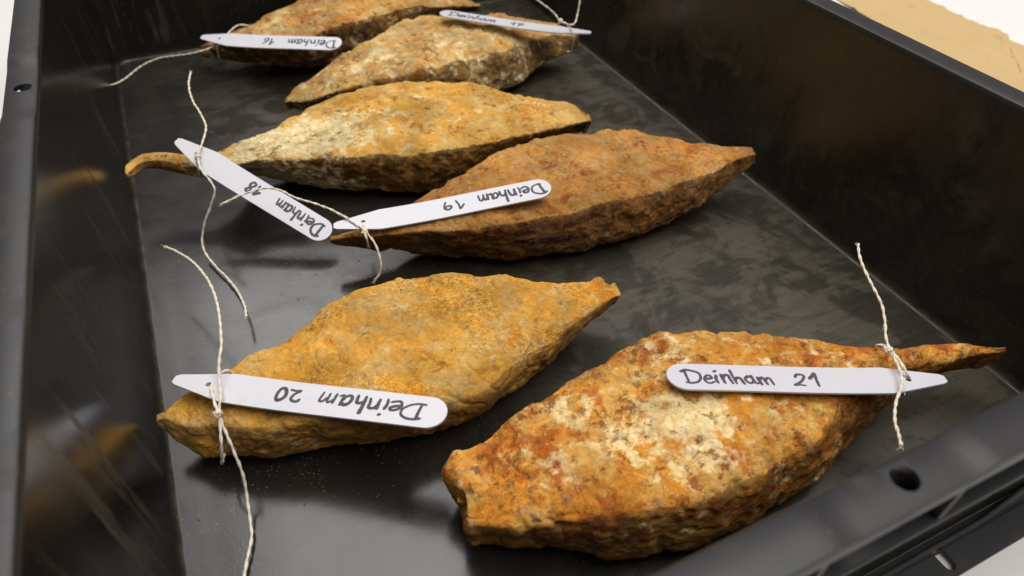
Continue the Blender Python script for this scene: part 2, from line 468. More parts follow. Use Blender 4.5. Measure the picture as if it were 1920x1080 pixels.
INGOTS = {}
def ingot(name, label, mat, A, B, Cc, h, tips, seed, base_z=0.002, pale=None, bumps=(), rough=1.0, strata=0.0, a_drop=0.94, flat=0.0):
    """lofted double-pointed bar. A back edge, B front crease, Cc front foot (photo points with heights from the profile)"""
    tipL, tipR, tL, tR = tips              # left / right tip mid height and half thickness
    x0 = min(A[0][0], Cc[0][0]); x1 = max(A[-1][0], Cc[-1][0])
    def prof(x, which):
        s = np.clip((x - x0) / (x1 - x0), 0, 1); sh = shape(s)
        mid = tipL * (1 - s) + tipR * s; th = tL * (1 - s) + tR * s
        if which == 'B': return (mid + th * 0.4) + (h - mid - th * 0.4) * sh
        if which == 'A': return (mid + th * 0.8) + (h * a_drop - mid - th * 0.8) * sh
        return (mid - th) + (base_z + 0.002 - mid + th) * shape(s, 3.2)
    def rail(pts, which):
        return np.array([at(p[0], p[1], p[2] if len(p) > 2 else prof(p[0], which)) for p in pts])
    a = rail(A, 'A'); b = rail(B, 'B'); c = rail(Cc, 'C')
    ends = (a[-1] + c[-1]) / 2 - (a[0] + c[0]) / 2
    ax = np.array([ends[0], ends[1], 0]); ax /= np.linalg.norm(ax)
    ay = np.array([-ax[1], ax[0], 0])
    org = (a.mean(0) + c.mean(0)) / 2; org[2] = 0
    loc = lambda P: np.stack([(P - org) @ ax, (P - org) @ ay, P[:, 2]], 1)
    a, b, c = loc(a), loc(b), loc(c)
    u0 = (a[0, 0] + c[0, 0]) / 2; u1 = (a[-1, 0] + c[-1, 0]) / 2
    Ms = 300; U = np.linspace(u0, u1, Ms)
    def itp(r):
        r = r[np.argsort(r[:, 0])]
        q = np.stack([np.interp(U, r[:, 0], r[:, 1]), np.interp(U, r[:, 0], r[:, 2])], 1)
        k = np.exp(-0.5 * (np.arange(-6, 7) / 2.2) ** 2); k /= k.sum()
        for d in range(2):
            pad = np.concatenate([2 * q[0, d] - q[6:0:-1, d], q[:, d], 2 * q[-1, d] - q[-2:-8:-1, d]])
            q[:, d] = np.convolve(pad, k, 'valid')
        return q
    qa, qb, qc = itp(a), itp(b), itp(c)
    wob_ = np.stack([U * 36 + seed * 7.7, U * 0 + 1.3, U * 0 + seed], 1); fade = shape(np.linspace(0, 1, Ms), 4)
    qb[:, 0] += (0.0026 * perlin(wob_) + 0.0012 * perlin(wob_ * 2.7 + 5)) * fade; qb[:, 1] += (0.0018 * perlin(wob_ + 31) + 0.0009 * perlin(wob_ * 2.9 + 9)) * fade
    s = np.linspace(0, 1, Ms)
    # hidden under-side: foot edge at the back
    wv = qa[:, 0] - qc[:, 0]
    dz = np.minimum(qc[:, 1], qa[:, 1] - 0.25 * (qa[:, 1] - qc[:, 1]))
    qd = np.stack([qa[:, 0] - 0.10 * wv, dz], 1)
    cnt = (72, 48, 40, 36)
    rings = []; par = []
    for (p, q, n, e) in ((qa, qb, cnt[0], 0), (qb, qc, cnt[1], 1), (qc, qd, cnt[2], 2), (qd, qa, cnt[3], 3)):
        for j in range(n):
            t_ = j / n
            v = p * (1 - t_) + q * t_
            if e == 0: v = v + np.stack([0 * s, 0.0035 * 4 * t_ * (1 - t_) * shape(s)], 1)
            if e == 1: v = v + np.stack([-0.0025 * 4 * t_ * (1 - t_) * shape(s), 0 * s], 1)
            rings.append(v); par.append(e + t_)
    rg = np.stack(rings, 1)                          # Ms, N, 2
    N = rg.shape[1]
    k = np.exp(-0.5 * (np.arange(-9, 10) / 4.0) ** 2); k /= k.sum()
    sm = sum(k[i + 9] * np.roll(rg, i, axis=1) for i in range(-9, 10))
    P3 = np.concatenate([np.repeat(U[:, None, None], N, 1), sm], 2)
    # close both ends with a rounded cap
    caps = []
    nc = 12
    for end, sg in ((0, -1), (Ms - 1, 1)):
        ring = P3[end]; cen = ring.mean(0); rr = np.abs(ring - cen)[:, 1:].max()
        bl = min(0.0032, rr * 0.4)
        lst = []
        for j in range(1, nc + 1):
            w = math.cos(j / nc * math.pi / 2); r2 = cen + (ring - cen) * max(w, 0.0); r2 = r2.copy(); r2[:, 0] += sg * bl * math.sin(j / nc * math.pi / 2)
            lst.append(r2)
        caps.append(lst)
    allr = list(reversed(caps[0])) + [P3[i] for i in range(Ms)] + caps[1]
    G = np.stack(allr, 0); Mr = G.shape[0]
    def normals(G):
        du = np.gradient(G, axis=0); dv = (np.roll(G, -1, 1) - np.roll(G, 1, 1)) / 2
        n = np.cross(du, dv); l = np.linalg.norm(n, axis=2, keepdims=True); return n / np.maximum(l, 1e-12)
    nrm = normals(G)
    cenline = G.mean(1, keepdims=True)
    if ((G - cenline) * nrm).sum() < 0: nrm = -nrm
    Pf = G.reshape(-1, 3)
    sd = seed * 13.7
    loc_th = np.linalg.norm((G - cenline), axis=2).mean(1)      # fades the relief on the thin tips
    amp = np.clip(loc_th / 0.020, 0.42, 1.0)[:, None] * np.ones((1, N)); amp = amp.reshape(-1)
    E = np.array(par)[None, :].repeat(Mr, 0).reshape(-1)
    on_side = np.clip(1 - np.abs(E - 1.55) / 0.85, 0, 1)
    ss = lambda x, a, b: (lambda q: q * q * (3 - 2 * q))(np.clip((x - a) / (b - a), 0, 1))
    d = 0.0015 * fbm(Pf, 38, 2, sd) + 0.0009 * fbm(Pf, 110, 3, sd + 5) * (0.28 + 0.55 * on_side)
    # flaked-off plates: plateaus with short steps
    pl_ = fbm(Pf, 70, 3, sd + 51); d += 0.0007 * ss(pl_, 0.02, 0.10) - 0.0006 * ss(-pl_, 0.22, 0.30)
    # a few cracks, pits and warts
    rd = np.abs(perlin(Pf * 60 + sd + 9)); d -= 0.0010 * np.clip(0.07 - rd, 0, 1) / 0.07 * ss(perlin(Pf * 30 + sd), 0.1, 0.3)
    d += 0.00020 * fbm(Pf, 380, 2, sd + 11)
    pk = perlin(Pf * 130 + sd + 21); d -= 0.0012 * ss(pk, 0.42, 0.62)
    lump = perlin(Pf * 90 + sd + 31); d += 0.0010 * ss(lump, 0.46, 0.70)
    # slabby break-outs on the sides
    st = perlin(Pf * np.array([24, 50, 130]) + sd + 41)
    d += (strata + 0.0004) * on_side * (np.round(st * 3) / 3 * 0.7 + 0.3 * st)
    d = d * rough * amp
    for (bx, by, bz, br, ba) in bumps:
        q = at(bx, by, bz); q = np.array([(q - org) @ ax, (q - org) @ ay, q[2]])
        d += ba * np.exp(-((Pf - q) ** 2).sum(1) / (2 * br * br))
    Pf = Pf + nrm.reshape(-1, 3) * d[:, None]
    Pf[:, 2] = np.maximum(Pf[:, 2], 0.0006 + 0.0003 * perlin(Pf * 300))
    faces = []
    idx = np.arange(Mr * N).reshape(Mr, N)
    f4 = np.stack([idx[:-1], np.roll(idx, -1, 1)[:-1], np.roll(idx, -1, 1)[1:], idx[1:]], -1).reshape(-1, 4)
    wp = Pf[:, :1] * ax + Pf[:, 1:2] * ay + np.array([0, 0, 1]) * Pf[:, 2:]
    me = bpy.data.meshes.new(name)
    me.vertices.add(len(wp)); me.vertices.foreach_set('co', wp.ravel())
    me.loops.add(f4.size); me.loops.foreach_set('vertex_index', f4.ravel())
    me.polygons.add(len(f4)); me.polygons.foreach_set('loop_start', np.arange(0, f4.size, 4)); me.polygons.foreach_set('loop_total', np.full(len(f4), 4))
    me.update(calc_edges=True); me.validate()
    bm = bmesh.new(); bm.from_mesh(me); bmesh.ops.recalc_face_normals(bm, faces=bm.faces); bm.to_mesh(me); bm.free()
    me.polygons.foreach_set('use_smooth', [True] * len(me.polygons))
    # crust zones
    side = np.clip((E - 0.97) / 0.08, 0, 1) * np.clip((3.6 - E) / 0.3, 0, 1)
    at_s = me.attributes.new('side', 'FLOAT', 'POINT'); at_s.data.foreach_set('value', side.astype(np.float32))
    pz = np.zeros(len(Pf))
    for (bx, by, bz, ru, rv, w_) in (pale or ()):
        q = at(bx, by, bz); q = np.array([(q - org) @ ax, (q - org) @ ay])
        pz += w_ * np.exp(-(((Pf[:, 0] - q[0]) / ru) ** 2 + ((Pf[:, 1] - q[1]) / rv) ** 2) / 2)
    at_p = me.attributes.new('pale', 'FLOAT', 'POINT'); at_p.data.foreach_set('value', pz.astype(np.float32))
    ob = bpy.data.objects.new(name, me); C.objects.link(ob); ob.location = org
    me.materials.append(mat)
    tag(ob, label, 'ingot', 'rusty double-pointed iron ingots in the crate')
    INGOTS[label] = ob
    return ob

tan = srgb(176, 134, 72); ochre = srgb(188, 132, 45); orange = srgb(186, 100, 24); pale = srgb(224, 192, 124); brown = srgb(92, 58, 26)
MR21 = mat_rust('rust_orange_cream', 1.3, srgb(206, 160, 84), srgb(200, 132, 44), srgb(172, 86, 20), srgb(240, 220, 170), srgb(80, 40, 20), 0.90, 0.70, 1.7, 0.6, 0.55, 0.6)
MR20 = mat_rust('rust_sandy_ochre', 5.1, srgb(202, 162, 94), srgb(208, 152, 60), srgb(212, 132, 32), srgb(224, 202, 148), srgb(116, 78, 34), 0.65, 0.28, 0.30, 1.0, 0.65, 0.55)
MR19 = mat_rust('rust_warm_brown', 9.7, srgb(186, 142, 84), srgb(184, 128, 58), srgb(168, 94, 38), srgb(206, 170, 110), srgb(84, 50, 22), 0.15, 0.45, 0.5, 0.8, 0.50, 0.95)
MR18 = mat_rust('rust_yellow_cream', 14.2, srgb(208, 172, 102), srgb(208, 154, 66), srgb(194, 122, 40), srgb(236, 222, 178), srgb(86, 54, 22), 0.65, 0.35, 0.6, 0.8, 0.5, 0.95)
MR17 = mat_rust('rust_pale_mottled', 19.8, srgb(204, 174, 118), srgb(194, 148, 80), srgb(202, 120, 34), srgb(234, 218, 174), srgb(86, 60, 34), 1.4, 0.30, 0.8, 0.7, 0.9, 0.85)
MR16 = mat_rust('rust_tan_dark_sided', 24.4, srgb(200, 166, 108), srgb(194, 140, 68), srgb(180, 104, 38), srgb(226, 206, 156), srgb(70, 46, 26), 1.3, 0.40, 0.9, 0.7, 0.55, 0.98)

ingot('iron_ingot', 'orange rust-crusted iron ingot with cream blotches, nearest the front rim, long pointed tang at right', MR21,
      [(872, 838), (900, 820), (967, 767), (1042, 718), (1131, 669), (1207, 627), (1255, 616), (1300, 613), (1370, 617), (1442, 622), (1553, 636), (1602, 651), (1627, 649), (1664, 655), (1731, 649), (1798, 643), (1845, 646), (1872, 653)],
      [(870, 985), (953, 988), (1033, 978), (1131, 968), (1229, 956), (1300, 943), (1353, 925), (1442, 888), (1513, 838), (1593, 765), (1640, 715), (1700, 685), (1760, 682), (1830, 664), (1872, 662)],
      [(866, 1012), (880, 1021), (909, 1022), (1007, 1030), (1087, 1040), (1140, 1048), (1220, 1045), (1287, 1034), (1353, 1008), (1398, 985), (1487, 934), (1549, 887), (1590, 835), (1627, 796), (1664, 762), (1687, 738), (1720, 708), (1768, 697), (1813, 681), (1855, 679), (1873, 673)],
      0.036, (0.019, 0.025, 0.012, 0.0055), 1, pale=[(1180, 790, .036, .042, .018, 0.85), (1330, 790, .036, .03, .015, 0.6), (1370, 660, .036, .025, .008, 0.5), (930, 960, .03, .03, .02, -.6)],
      bumps=[(852, 885, .024, .0030, .0034), (854, 905, .018, .0030, .0020), (862, 1004, .016, .0040, .0026), (855, 955, .020, .0035, -.0045), (862, 930, .026, .0020, -.0020), (880, 1000, .02, .002, .0015)])

ingot('iron_ingot', 'sandy ochre iron ingot with knobbed right end, between front ingot and warm brown ingot', MR20,
      [(305, 773), (345, 735), (425, 697), (470, 660), (530, 635), (580, 595), (610, 565), (640, 548), (680, 535), (755, 517), (845, 506), (900, 514), (945, 512), (1005, 525), (1060, 530), (1100, 527), (1125, 519), (1146, 529), (1153, 546)],
      [(308, 784), (345, 800), (430, 803), (580, 788), (730, 775), (845, 755), (920, 725), (960, 688), (1020, 648), (1095, 596), (1126, 574), (1153, 556)],
      [(306, 796), (325, 826), (385, 862), (445, 858), (530, 853), (630, 839), (730, 834), (830, 811), (895, 781), (970, 727), (1030, 682), (1080, 632), (1100, 607), (1130, 588), (1153, 568)],
      0.0305, (0.020, 0.024, 0.005, 0.007), 2, pale=[(900, 590, .037, .02, .015, .5)],
      bumps=[(1123, 522, .029, .0025, .0018)])

ingot('iron_ingot', 'warm brown iron ingot with flaky rough side, tip pointing at the right crate wall', MR19,
      [(624, 443), (650, 434), (710, 426), (745, 400), (775, 379), (820, 350), (870, 320), (930, 282), (995, 257), (1055, 247), (1113, 247), (1127, 240), (1185, 242), (1245, 250), (1300, 265), (1360, 275), (1398, 273), (1412, 276)],
      [(626, 449), (700, 443), (760, 440), (840, 434), (910, 426), (990, 414), (1075, 394), (1150, 378), (1220, 362), (1280, 342), (1340, 320), (1385, 298), (1412, 290)],
      [(626, 456), (635, 460), (690, 463), (745, 466), (780, 473), (840, 483), (910, 487), (960, 491), (1010, 486), (1090, 476), (1150, 458), (1200, 446), (1260, 421), (1300, 401), (1340, 366), (1380, 334), (1402, 319), (1412, 308)],
      0.034, (0.018, 0.028, 0.0035, 0.004), 3, rough=1.05, strata=0.0014)

ingot('iron_ingot', 'yellow ochre iron ingot with pale cream crust and a long hooked tail at left', MR18,
      [(233, 320, 0.0300), (237, 308, 0.0323), (246, 297, 0.0338), (262, 289, 0.0345), (290, 286, 0.0345), (320, 287, 0.0345), (350, 291, 0.0338), (380, 290, 0.0323), (405, 285), (450, 262), (510, 245), (550, 215), (615, 185), (660, 167), (725, 150), (780, 147), (825, 147), (900, 155), (960, 172), (1020, 187), (1070, 190), (1082, 195), (1095, 212)],
      [(240, 326, 0.0300), (258, 305, 0.0323), (290, 300, 0.0330), (345, 310, 0.0307), (400, 318), (480, 305), (550, 298), (600, 296), (650, 293), (700, 288), (750, 287), (800, 292), (840, 284), (895, 268), (950, 262), (1020, 243), (1060, 236), (1098, 228)],
      [(248, 333, 0.0277), (262, 320, 0.0285), (280, 315, 0.0285), (300, 317, 0.0270), (340, 327, 0.0255), (370, 333, 0.0240), (420, 334, 0.0165), (480, 330), (550, 346), (600, 356), (675, 361), (740, 363), (790, 362), (850, 348), (920, 315), (990, 280), (1040, 258), (1097, 244)],
      0.035, (0.028, 0.021, 0.004, 0.009), 4, pale=[(600, 245, .038, .032, .02, 1.9), (500, 290, .03, .03, .015, 1.4)])

ingot('iron_ingot', 'pale mottled tan iron ingot with blunt left end, second from the back wall', MR17,
      [(538, 184), (550, 165), (582, 145), (620, 117), (665, 87), (695, 70), (725, 52), (752, 36), (800, 28), (860, 24), (911, 24), (949, 26), (977, 34), (1005, 39), (1042, 44), (1070, 54), (1082, 64)],
      [(540, 190), (565, 193), (600, 183), (650, 167), (720, 150), (780, 135), (830, 122), (855, 111), (911, 101), (934, 99), (960, 94), (982, 79), (1014, 70), (1042, 64), (1081, 68)],
      [(545, 198), (560, 206), (582, 204), (650, 212), (750, 218), (850, 205), (910, 188), (958, 170), (979, 160), (1001, 138), (1020, 121), (1042, 112), (1065, 98), (1080, 88)],
      0.037, (0.016, 0.024, 0.006, 0.006), 5, pale=[(650, 130, .03, .03, .02, .6), (880, 70, .04, .04, .02, .5)], rough=1.1,
      bumps=[(782, 122, .040, .006, .004)])

ingot('iron_ingot', 'tan iron ingot with dark brown side, furthest back against the rear crate wall', MR16,
      [(383, 84), (420, 68), (452, 52), (470, 45), (510, 25), (545, 7), (600, -14), (680, -28), (760, -24), (830, -14), (880, -2), (894, 6)],
      [(385, 88), (445, 76), (520, 72), (570, 69), (595, 62), (632, 50), (670, 37), (690, 30), (727, 19), (752, 14), (795, 12), (850, 12), (892, 12)],
      [(385, 95), (402, 110), (445, 118), (520, 126), (570, 130), (595, 131), (680, 112), (760, 82), (820, 52), (870, 28), (893, 16)],
      0.037, (0.017, 0.024, 0.006, 0.004), 6, pale=[(500, 55, .035, .03, .02, .5)], rough=1.1)

# ------------------------------------------------------------------ plant-label tags with handwriting
TL, TW, TT = 0.108, 0.0145, 0.0008
def tag_bend(f): return 0.0011 * (4 * (f - 0.5) ** 2 - 0.6) + 0.0003 * math.sin(7 * f)
def tag_mesh():
    pts = []
    r = TW / 2
    for j in range(17):
        a = math.pi / 2 + math.pi * j / 16
        pts.append((r + r * math.cos(a), r * math.sin(a)))
    pts += [(0.785 * TL, -r), (0.80 * TL, -r * 0.98), (0.985 * TL, -r * 0.36), (TL, -r * 0.22), (TL, r * 0.22), (0.985 * TL, r * 0.36), (0.80 * TL, r * 0.98), (0.785 * TL, r)]
    bm = bmesh.new()
    vs_ = [bm.verts.new((x, y, 0)) for x, y in pts]
    ed = [bm.edges.new((vs_[i], vs_[(i + 1) % len(vs_)])) for i in range(len(vs_))]
    hp = [bm.verts.new((0.868 * TL + 0.0011 * math.cos(a), 0.0011 * math.sin(a), 0)) for a in [2 * math.pi * j / 12 for j in range(12)]]
    ed += [bm.edges.new((hp[i], hp[(i + 1) % 12])) for i in range(12)]
    bmesh.ops.triangle_fill(bm, edges=ed, use_beauty=True)
    for q in range(1, 12):
        bmesh.ops.bisect_plane(bm, geom=bm.verts[:] + bm.edges[:] + bm.faces[:], plane_co=(TL * q / 12 + 0.0003, 0, 0), plane_no=(1, 0, 0))
    for v in bm.verts: v.co.z = tag_bend(v.co.x / TL)
    g = bmesh.ops.extrude_face_region(bm, geom=bm.faces[:])
    bmesh.ops.translate(bm, vec=(0, 0, -TT), verts=[e for e in g['geom'] if isinstance(e, bmesh.types.BMVert)])
    bmesh.ops.recalc_face_normals(bm, faces=bm.faces)
    me = bpy.data.meshes.new('plate'); bm.to_mesh(me); bm.free(); me.materials.append(M_TAG)
    return me
PLATE = tag_mesh()


# handwritten strokes, x-height = 1
GLY = {
    'D': (1.45, [[(0.12, 1.62), (0.20, 1.0), (0.28, 0.02)], [(-0.12, 1.55), (0.25, 1.72), (0.75, 1.66), (1.18, 1.30), (1.25, 0.75), (0.95, 0.22), (0.45, -0.02), (0.08, 0.06)]]),
    'e': (0.85, [[(0.05, 0.48), (0.38, 0.56), (0.66, 0.72), (0.55, 0.98), (0.28, 0.98), (0.06, 0.62), (0.10, 0.20), (0.36, 0.0), (0.74, 0.16)]]),
    'i': (0.58, [[(0.14, 0.92), (0.12, 0.45), (0.20, 0.02)], [(0.17, 1.46), (0.24, 1.54)]]),
    'n': (0.90, [[(0.08, 0.95), (0.10, 0.45), (0.10, 0.02)], [(0.10, 0.55), (0.30, 0.90), (0.58, 0.90), (0.66, 0.50), (0.72, 0.04)]]),
    'h': (0.95, [[(0.12, 1.75), (0.12, 0.9), (0.14, 0.0)], [(0.14, 0.45), (0.32, 0.72), (0.58, 0.70), (0.68, 0.35), (0.72, -0.02)]]),
    'a': (1.02, [[(0.58, 0.82), (0.32, 0.96), (0.06, 0.66), (0.06, 0.26), (0.24, 0.02), (0.46, 0.16), (0.60, 0.50)], [(0.64, 1.00), (0.62, 0.40), (0.70, 0.06), (0.90, 0.10)]]),
    'm': (1.25, [[(0.06, 0.90), (0.10, 0.02)], [(0.10, 0.50), (0.28, 0.84), (0.48, 0.80), (0.54, 0.04)], [(0.54, 0.50), (0.74, 0.84), (0.94, 0.76), (1.02, 0.02)]]),
    '1': (0.80, [[(0.06, 0.72), (0.28, 1.06), (0.44, 1.32), (0.44, 0.70), (0.50, 0.0)]]),
    '2': (0.95, [[(0.06, 1.02), (0.20, 1.30), (0.52, 1.30), (0.62, 0.98), (0.40, 0.45), (0.06, 0.06), (0.36, 0.08), (0.68, 0.02)]]),
    '0': (0.90, [[(0.46, 1.28), (0.16, 1.05), (0.04, 0.55), (0.18, 0.06), (0.46, 0.10), (0.64, 0.58), (0.62, 1.06), (0.40, 1.28)]]),
    '6': (0.85, [[(0.52, 1.32), (0.22, 0.95), (0.06, 0.42), (0.22, 0.02), (0.52, 0.08), (0.60, 0.42), (0.38, 0.62), (0.12, 0.46)]]),
    '7': (0.85, [[(0.02, 1.22), (0.36, 1.26), (0.70, 1.24), (0.46, 0.70), (0.26, 0.0)], [(0.20, 0.66), (0.66, 0.68)]]),
    '8': (0.85, [[(0.58, 1.12), (0.34, 1.32), (0.12, 1.06), (0.34, 0.72), (0.58, 0.40), (0.42, 0.02), (0.12, 0.10), (0.12, 0.44), (0.40, 0.74), (0.60, 1.08)]]),
    '9': (0.85, [[(0.60, 1.02), (0.36, 1.28), (0.08, 1.02), (0.22, 0.70), (0.54, 0.82), (0.62, 1.08), (0.60, 0.60), (0.48, 0.0)]]),
}
def catmull(P, n=6):
    P = [np.array(p, float) for p in P]
    if len(P) < 3:
        return [P[0] + (P[-1] - P[0]) * k / 3 for k in range(4)]
    Q = [2 * P[0] - P[1]] + P + [2 * P[-1] - P[-2]]
    out = []
    for i in range(1, len(Q) - 2):
        for k in range(n):
            t_ = k / n
            out.append(0.5 * ((2 * Q[i]) + (-Q[i - 1] + Q[i + 1]) * t_ + (2 * Q[i - 1] - 5 * Q[i] + 4 * Q[i + 1] - Q[i + 2]) * t_ ** 2 + (-Q[i - 1] + 3 * Q[i] - 3 * Q[i + 1] + Q[i + 2]) * t_ ** 3))
    out.append(P[-1])
    return out

def ink_mesh(strokes, half=0.00068, hz=0.00009):
    V = []; Fc = []
    for st in strokes:
        Q = [np.array(q) for q in catmull(st, 7)]
        d0 = Q[1] - Q[0]; d0 = d0 / (np.linalg.norm(d0) + 1e-9); d1 = Q[-1] - Q[-2]; d1 = d1 / (np.linalg.norm(d1) + 1e-9)
        seq = [(Q[0] - d0 * half * 0.9, 0.45), *[(q, 1.0) for q in Q], (Q[-1] + d1 * half * 0.9, 0.45)]
        b0 = len(V); K = 8; hw = half * random.uniform(0.82, 1.15)
        for i, (q, w) in enumerate(seq):
            a = seq[max(i - 1, 0)][0]; c = seq[min(i + 1, len(seq) - 1)][0]
            d = c - a; d = d / (np.linalg.norm(d) + 1e-9); n = np.array([-d[1], d[0]])
            ww = hw * w * (0.94 + 0.12 * random.random()) * (1.12 - 0.28 * i / len(seq))
            for j in range(K):
                an = 2 * math.pi * j / K
                p = q + n * ww * math.cos(an)
                V.append((p[0], p[1], 0.00002 + hz * math.sin(an)))
        m_ = len(seq)
        for i in range(m_ - 1):
            for j in range(K):
                Fc.append((b0 + i * K + j, b0 + i * K + (j + 1) % K, b0 + (i + 1) * K + (j + 1) % K, b0 + (i + 1) * K + j))
        Fc.append(tuple(b0 + j for j in range(K))); Fc.append(tuple(b0 + (m_ - 1) * K + j for j in reversed(range(K))))
    return V, Fc

def layout(text, x0, x1, xh, base, jit):
    tilt = random.uniform(-0.14, 0.18)
    w = sum(GLY[c][0] for c in text); sx = (x1 - x0) / w
    x = x0; out = []
    for c in text:
        dy = base + random.uniform(-jit, jit) * xh
        sl = tilt + random.uniform(-0.08, 0.08); vs_k = random.uniform(0.88, 1.08)
        for st in GLY[c][1]:
            out.append([(x + (px + sl * py + random.uniform(-.035, .035)) * sx, dy + (py * vs_k + random.uniform(-.035, .035)) * xh) for px, py in st])
        x += GLY[c][0] * sx
    return out

def tag_frame(p_round, p_tip, roll):
    a = at(*p_round); b = at(*p_tip)
    x = b - a; ln = np.linalg.norm(x); x /= ln
    y = np.cross([0, 0, 1.0], x); y /= np.linalg.norm(y); z = np.cross(x, y)
    c_, s_ = math.cos(roll), math.sin(roll)
    y2 = y * c_ + z * s_; z2 = np.cross(x, y2)
    return a, x, y2, z2, ln

TAGS = {}
def plant_tag(num, p_round, p_tip, roll, word, digits, label, base=-0.0034, xh=0.0046):
    a, x, y, z, ln = tag_frame(p_round, p_tip, math.radians(roll))
    o = empty('plant_label')
    mm = Matrix.Identity(4)
    for i in range(3): mm[i][0] = x[i]; mm[i][1] = y[i]; mm[i][2] = z[i]; mm[i][3] = a[i]
    o.matrix_world = mm
    pl = bpy.data.objects.new('plate', PLATE); C.objects.link(pl); pl.parent = o; pl.scale = (ln / TL, 1, 1)
    st = layout('Deinham', word[0] * ln, word[1] * ln, xh, base, 0.05) 
    V, Fc = ink_mesh(st); V = [(p[0], p[1], p[2] + tag_bend(p[0] / ln)) for p in V]; mesh_obj('name_lettering', V, Fc, M_INK, o)
    st = layout(num, digits[0] * ln, digits[1] * ln, xh * 1.05, base, 0.04)
    V, Fc = ink_mesh(st); V = [(p[0], p[1], p[2] + tag_bend(p[0] / ln)) for p in V]; mesh_obj('number_lettering', V, Fc, M_INK, o)
    tag(o, label, 'label', 'handwritten white plastic labels')
    TAGS[num] = (a, x, y, z, ln)
    return o

plant_tag('21', (1250, 706, .0415), (1772, 712, .0400), -7, (.062, .385), (.445, .555), 'white plastic plant label reading Deinham 21, tied on the front ingot')
plant_tag('20', (838, 778, .0390), (327, 712, .0325), 1, (.075, .46), (.53, .625), 'white plastic plant label reading Deinham 20, tied on the sandy ochre ingot')
plant_tag('19', (1033, 350, .0435), (626, 425, .0310), -6, (.04, .345), (.41, .51), 'white plastic plant label reading Deinham 19, tied on the warm brown ingot')
plant_tag('18', (618, 442, .0110), (331, 264, .0465), -16, (.05, .36), (.455, .54), 'white plastic plant label reading Deinham 18, slanting from the hooked tail to the crate floor')
plant_tag('17', (825, 24, .0455), (1108, 62, .0415), -3.5, (.06, .38), (.47, .56), 'white plastic plant label reading Deinham 17, seen almost edge-on near the back right corner')
plant_tag('16', (640, 83, .0400), (378, 70, .0330), -13, (.045, .39), (.475, .56), 'white plastic plant label reading Deinham 16, tied on the furthest ingot')

# ------------------------------------------------------------------ twine
def resample(P, step):
    P = np.array(P); d = np.concatenate([[0], np.cumsum(np.linalg.norm(np.diff(P, axis=0), axis=1))])
    n = max(8, int(d[-1] / step)); s = np.linspace(0, d[-1], n)
    return np.stack([np.interp(s, d, P[:, i]) for i in range(3)], 1), s

def tube(P, rad, K=7):
    P = np.asarray(P); n = len(P); Tn = np.gradient(P, axis=0); Tn /= np.linalg.norm(Tn, axis=1)[:, None] + 1e-12
    V = []; Fc = []
    u = np.cross(Tn[0], [0.3, 0.2, 1.0]); u /= np.linalg.norm(u)
    for i in range(n):
        u = u - Tn[i] * (u @ Tn[i]); u /= np.linalg.norm(u); w = np.cross(Tn[i], u)
        r = rad[i] if hasattr(rad, '__len__') else rad
        for j in range(K):
            a = 2 * math.pi * j / K; V.append(P[i] + r * (math.cos(a) * u + math.sin(a) * w))
    for i in range(n - 1):
        for j in range(K): Fc.append((i * K + j, i * K + (j + 1) % K, (i + 1) * K + (j + 1) % K, (i + 1) * K + j))
    Fc.append(tuple(reversed(range(K)))); Fc.append(tuple(range((n - 1) * K, n * K)))
    return V, Fc

def join(parts):
    V = []; Fc = []
    for v, f in parts:
        b = len(V); V += list(v); Fc += [tuple(i + b for i in ff) for ff in f]
    return V, Fc

def ply_paths(P, hr=0.00023, pitch=0.0090, phase=0.0, flare=0.0):
    P, s = resample(catmull(P, 14), 0.00042)
    # slight waviness
    P = P + 0.00022 * np.stack([perlin(np.stack([s * 160, s * 0 + k * 7.1 + phase, s * 0], 1)) for k in range(3)], 1)
    Tn = np.gradient(P, axis=0); Tn /= np.linalg.norm(Tn, axis=1)[:, None] + 1e-12
    out = []
    us = []; u = np.cross(Tn[0], [0.3, 0.2, 1.0]); u /= np.linalg.norm(u)
    for i in range(len(P)):
        u = u - Tn[i] * (u @ Tn[i]); u /= np.linalg.norm(u); us.append(u.copy())
    us = np.array(us); ws = np.cross(Tn, us)
    pw = s + 0.0008 * perlin(np.stack([s * 90, s * 0 + phase, s * 0 + 3], 1))
    for k in range(2):
        a = 2 * math.pi * pw / pitch + math.pi * k + phase
        rr = hr * (1 + flare * np.exp(-s / 0.0012) + flare * np.exp(-(s[-1] - s) / 0.0012))
        out.append(P + (us * np.cos(a)[:, None] + ws * np.sin(a)[:, None]) * rr[:, None])
    return out, P

def knot_paths(c, ax, r=0.0016, turns=2.2):
    ax = ax / np.linalg.norm(ax); u = np.cross(ax, [0.2, 0.1, 1]); u /= np.linalg.norm(u); w = np.cross(ax, u)
    t_ = np.linspace(0, 1, 60)
    a = 2 * math.pi * turns * t_
    P1 = c + np.outer((t_ - 0.5) * 0.0022, ax) + np.outer(np.cos(a) * r * (0.9 + 0.2 * np.sin(3 * a)), u) + np.outer(np.sin(a) * r * 0.8, w)
    a2 = 2 * math.pi * 1.1 * t_
    P2 = c + np.outer(np.cos(a2) * r * 0.9, ax) + np.outer(np.sin(a2) * r * 0.75, (u + w) / 1.414) + np.outer(np.cos(a2 * 2) * r * 0.35, w)
    return [P1, P2]

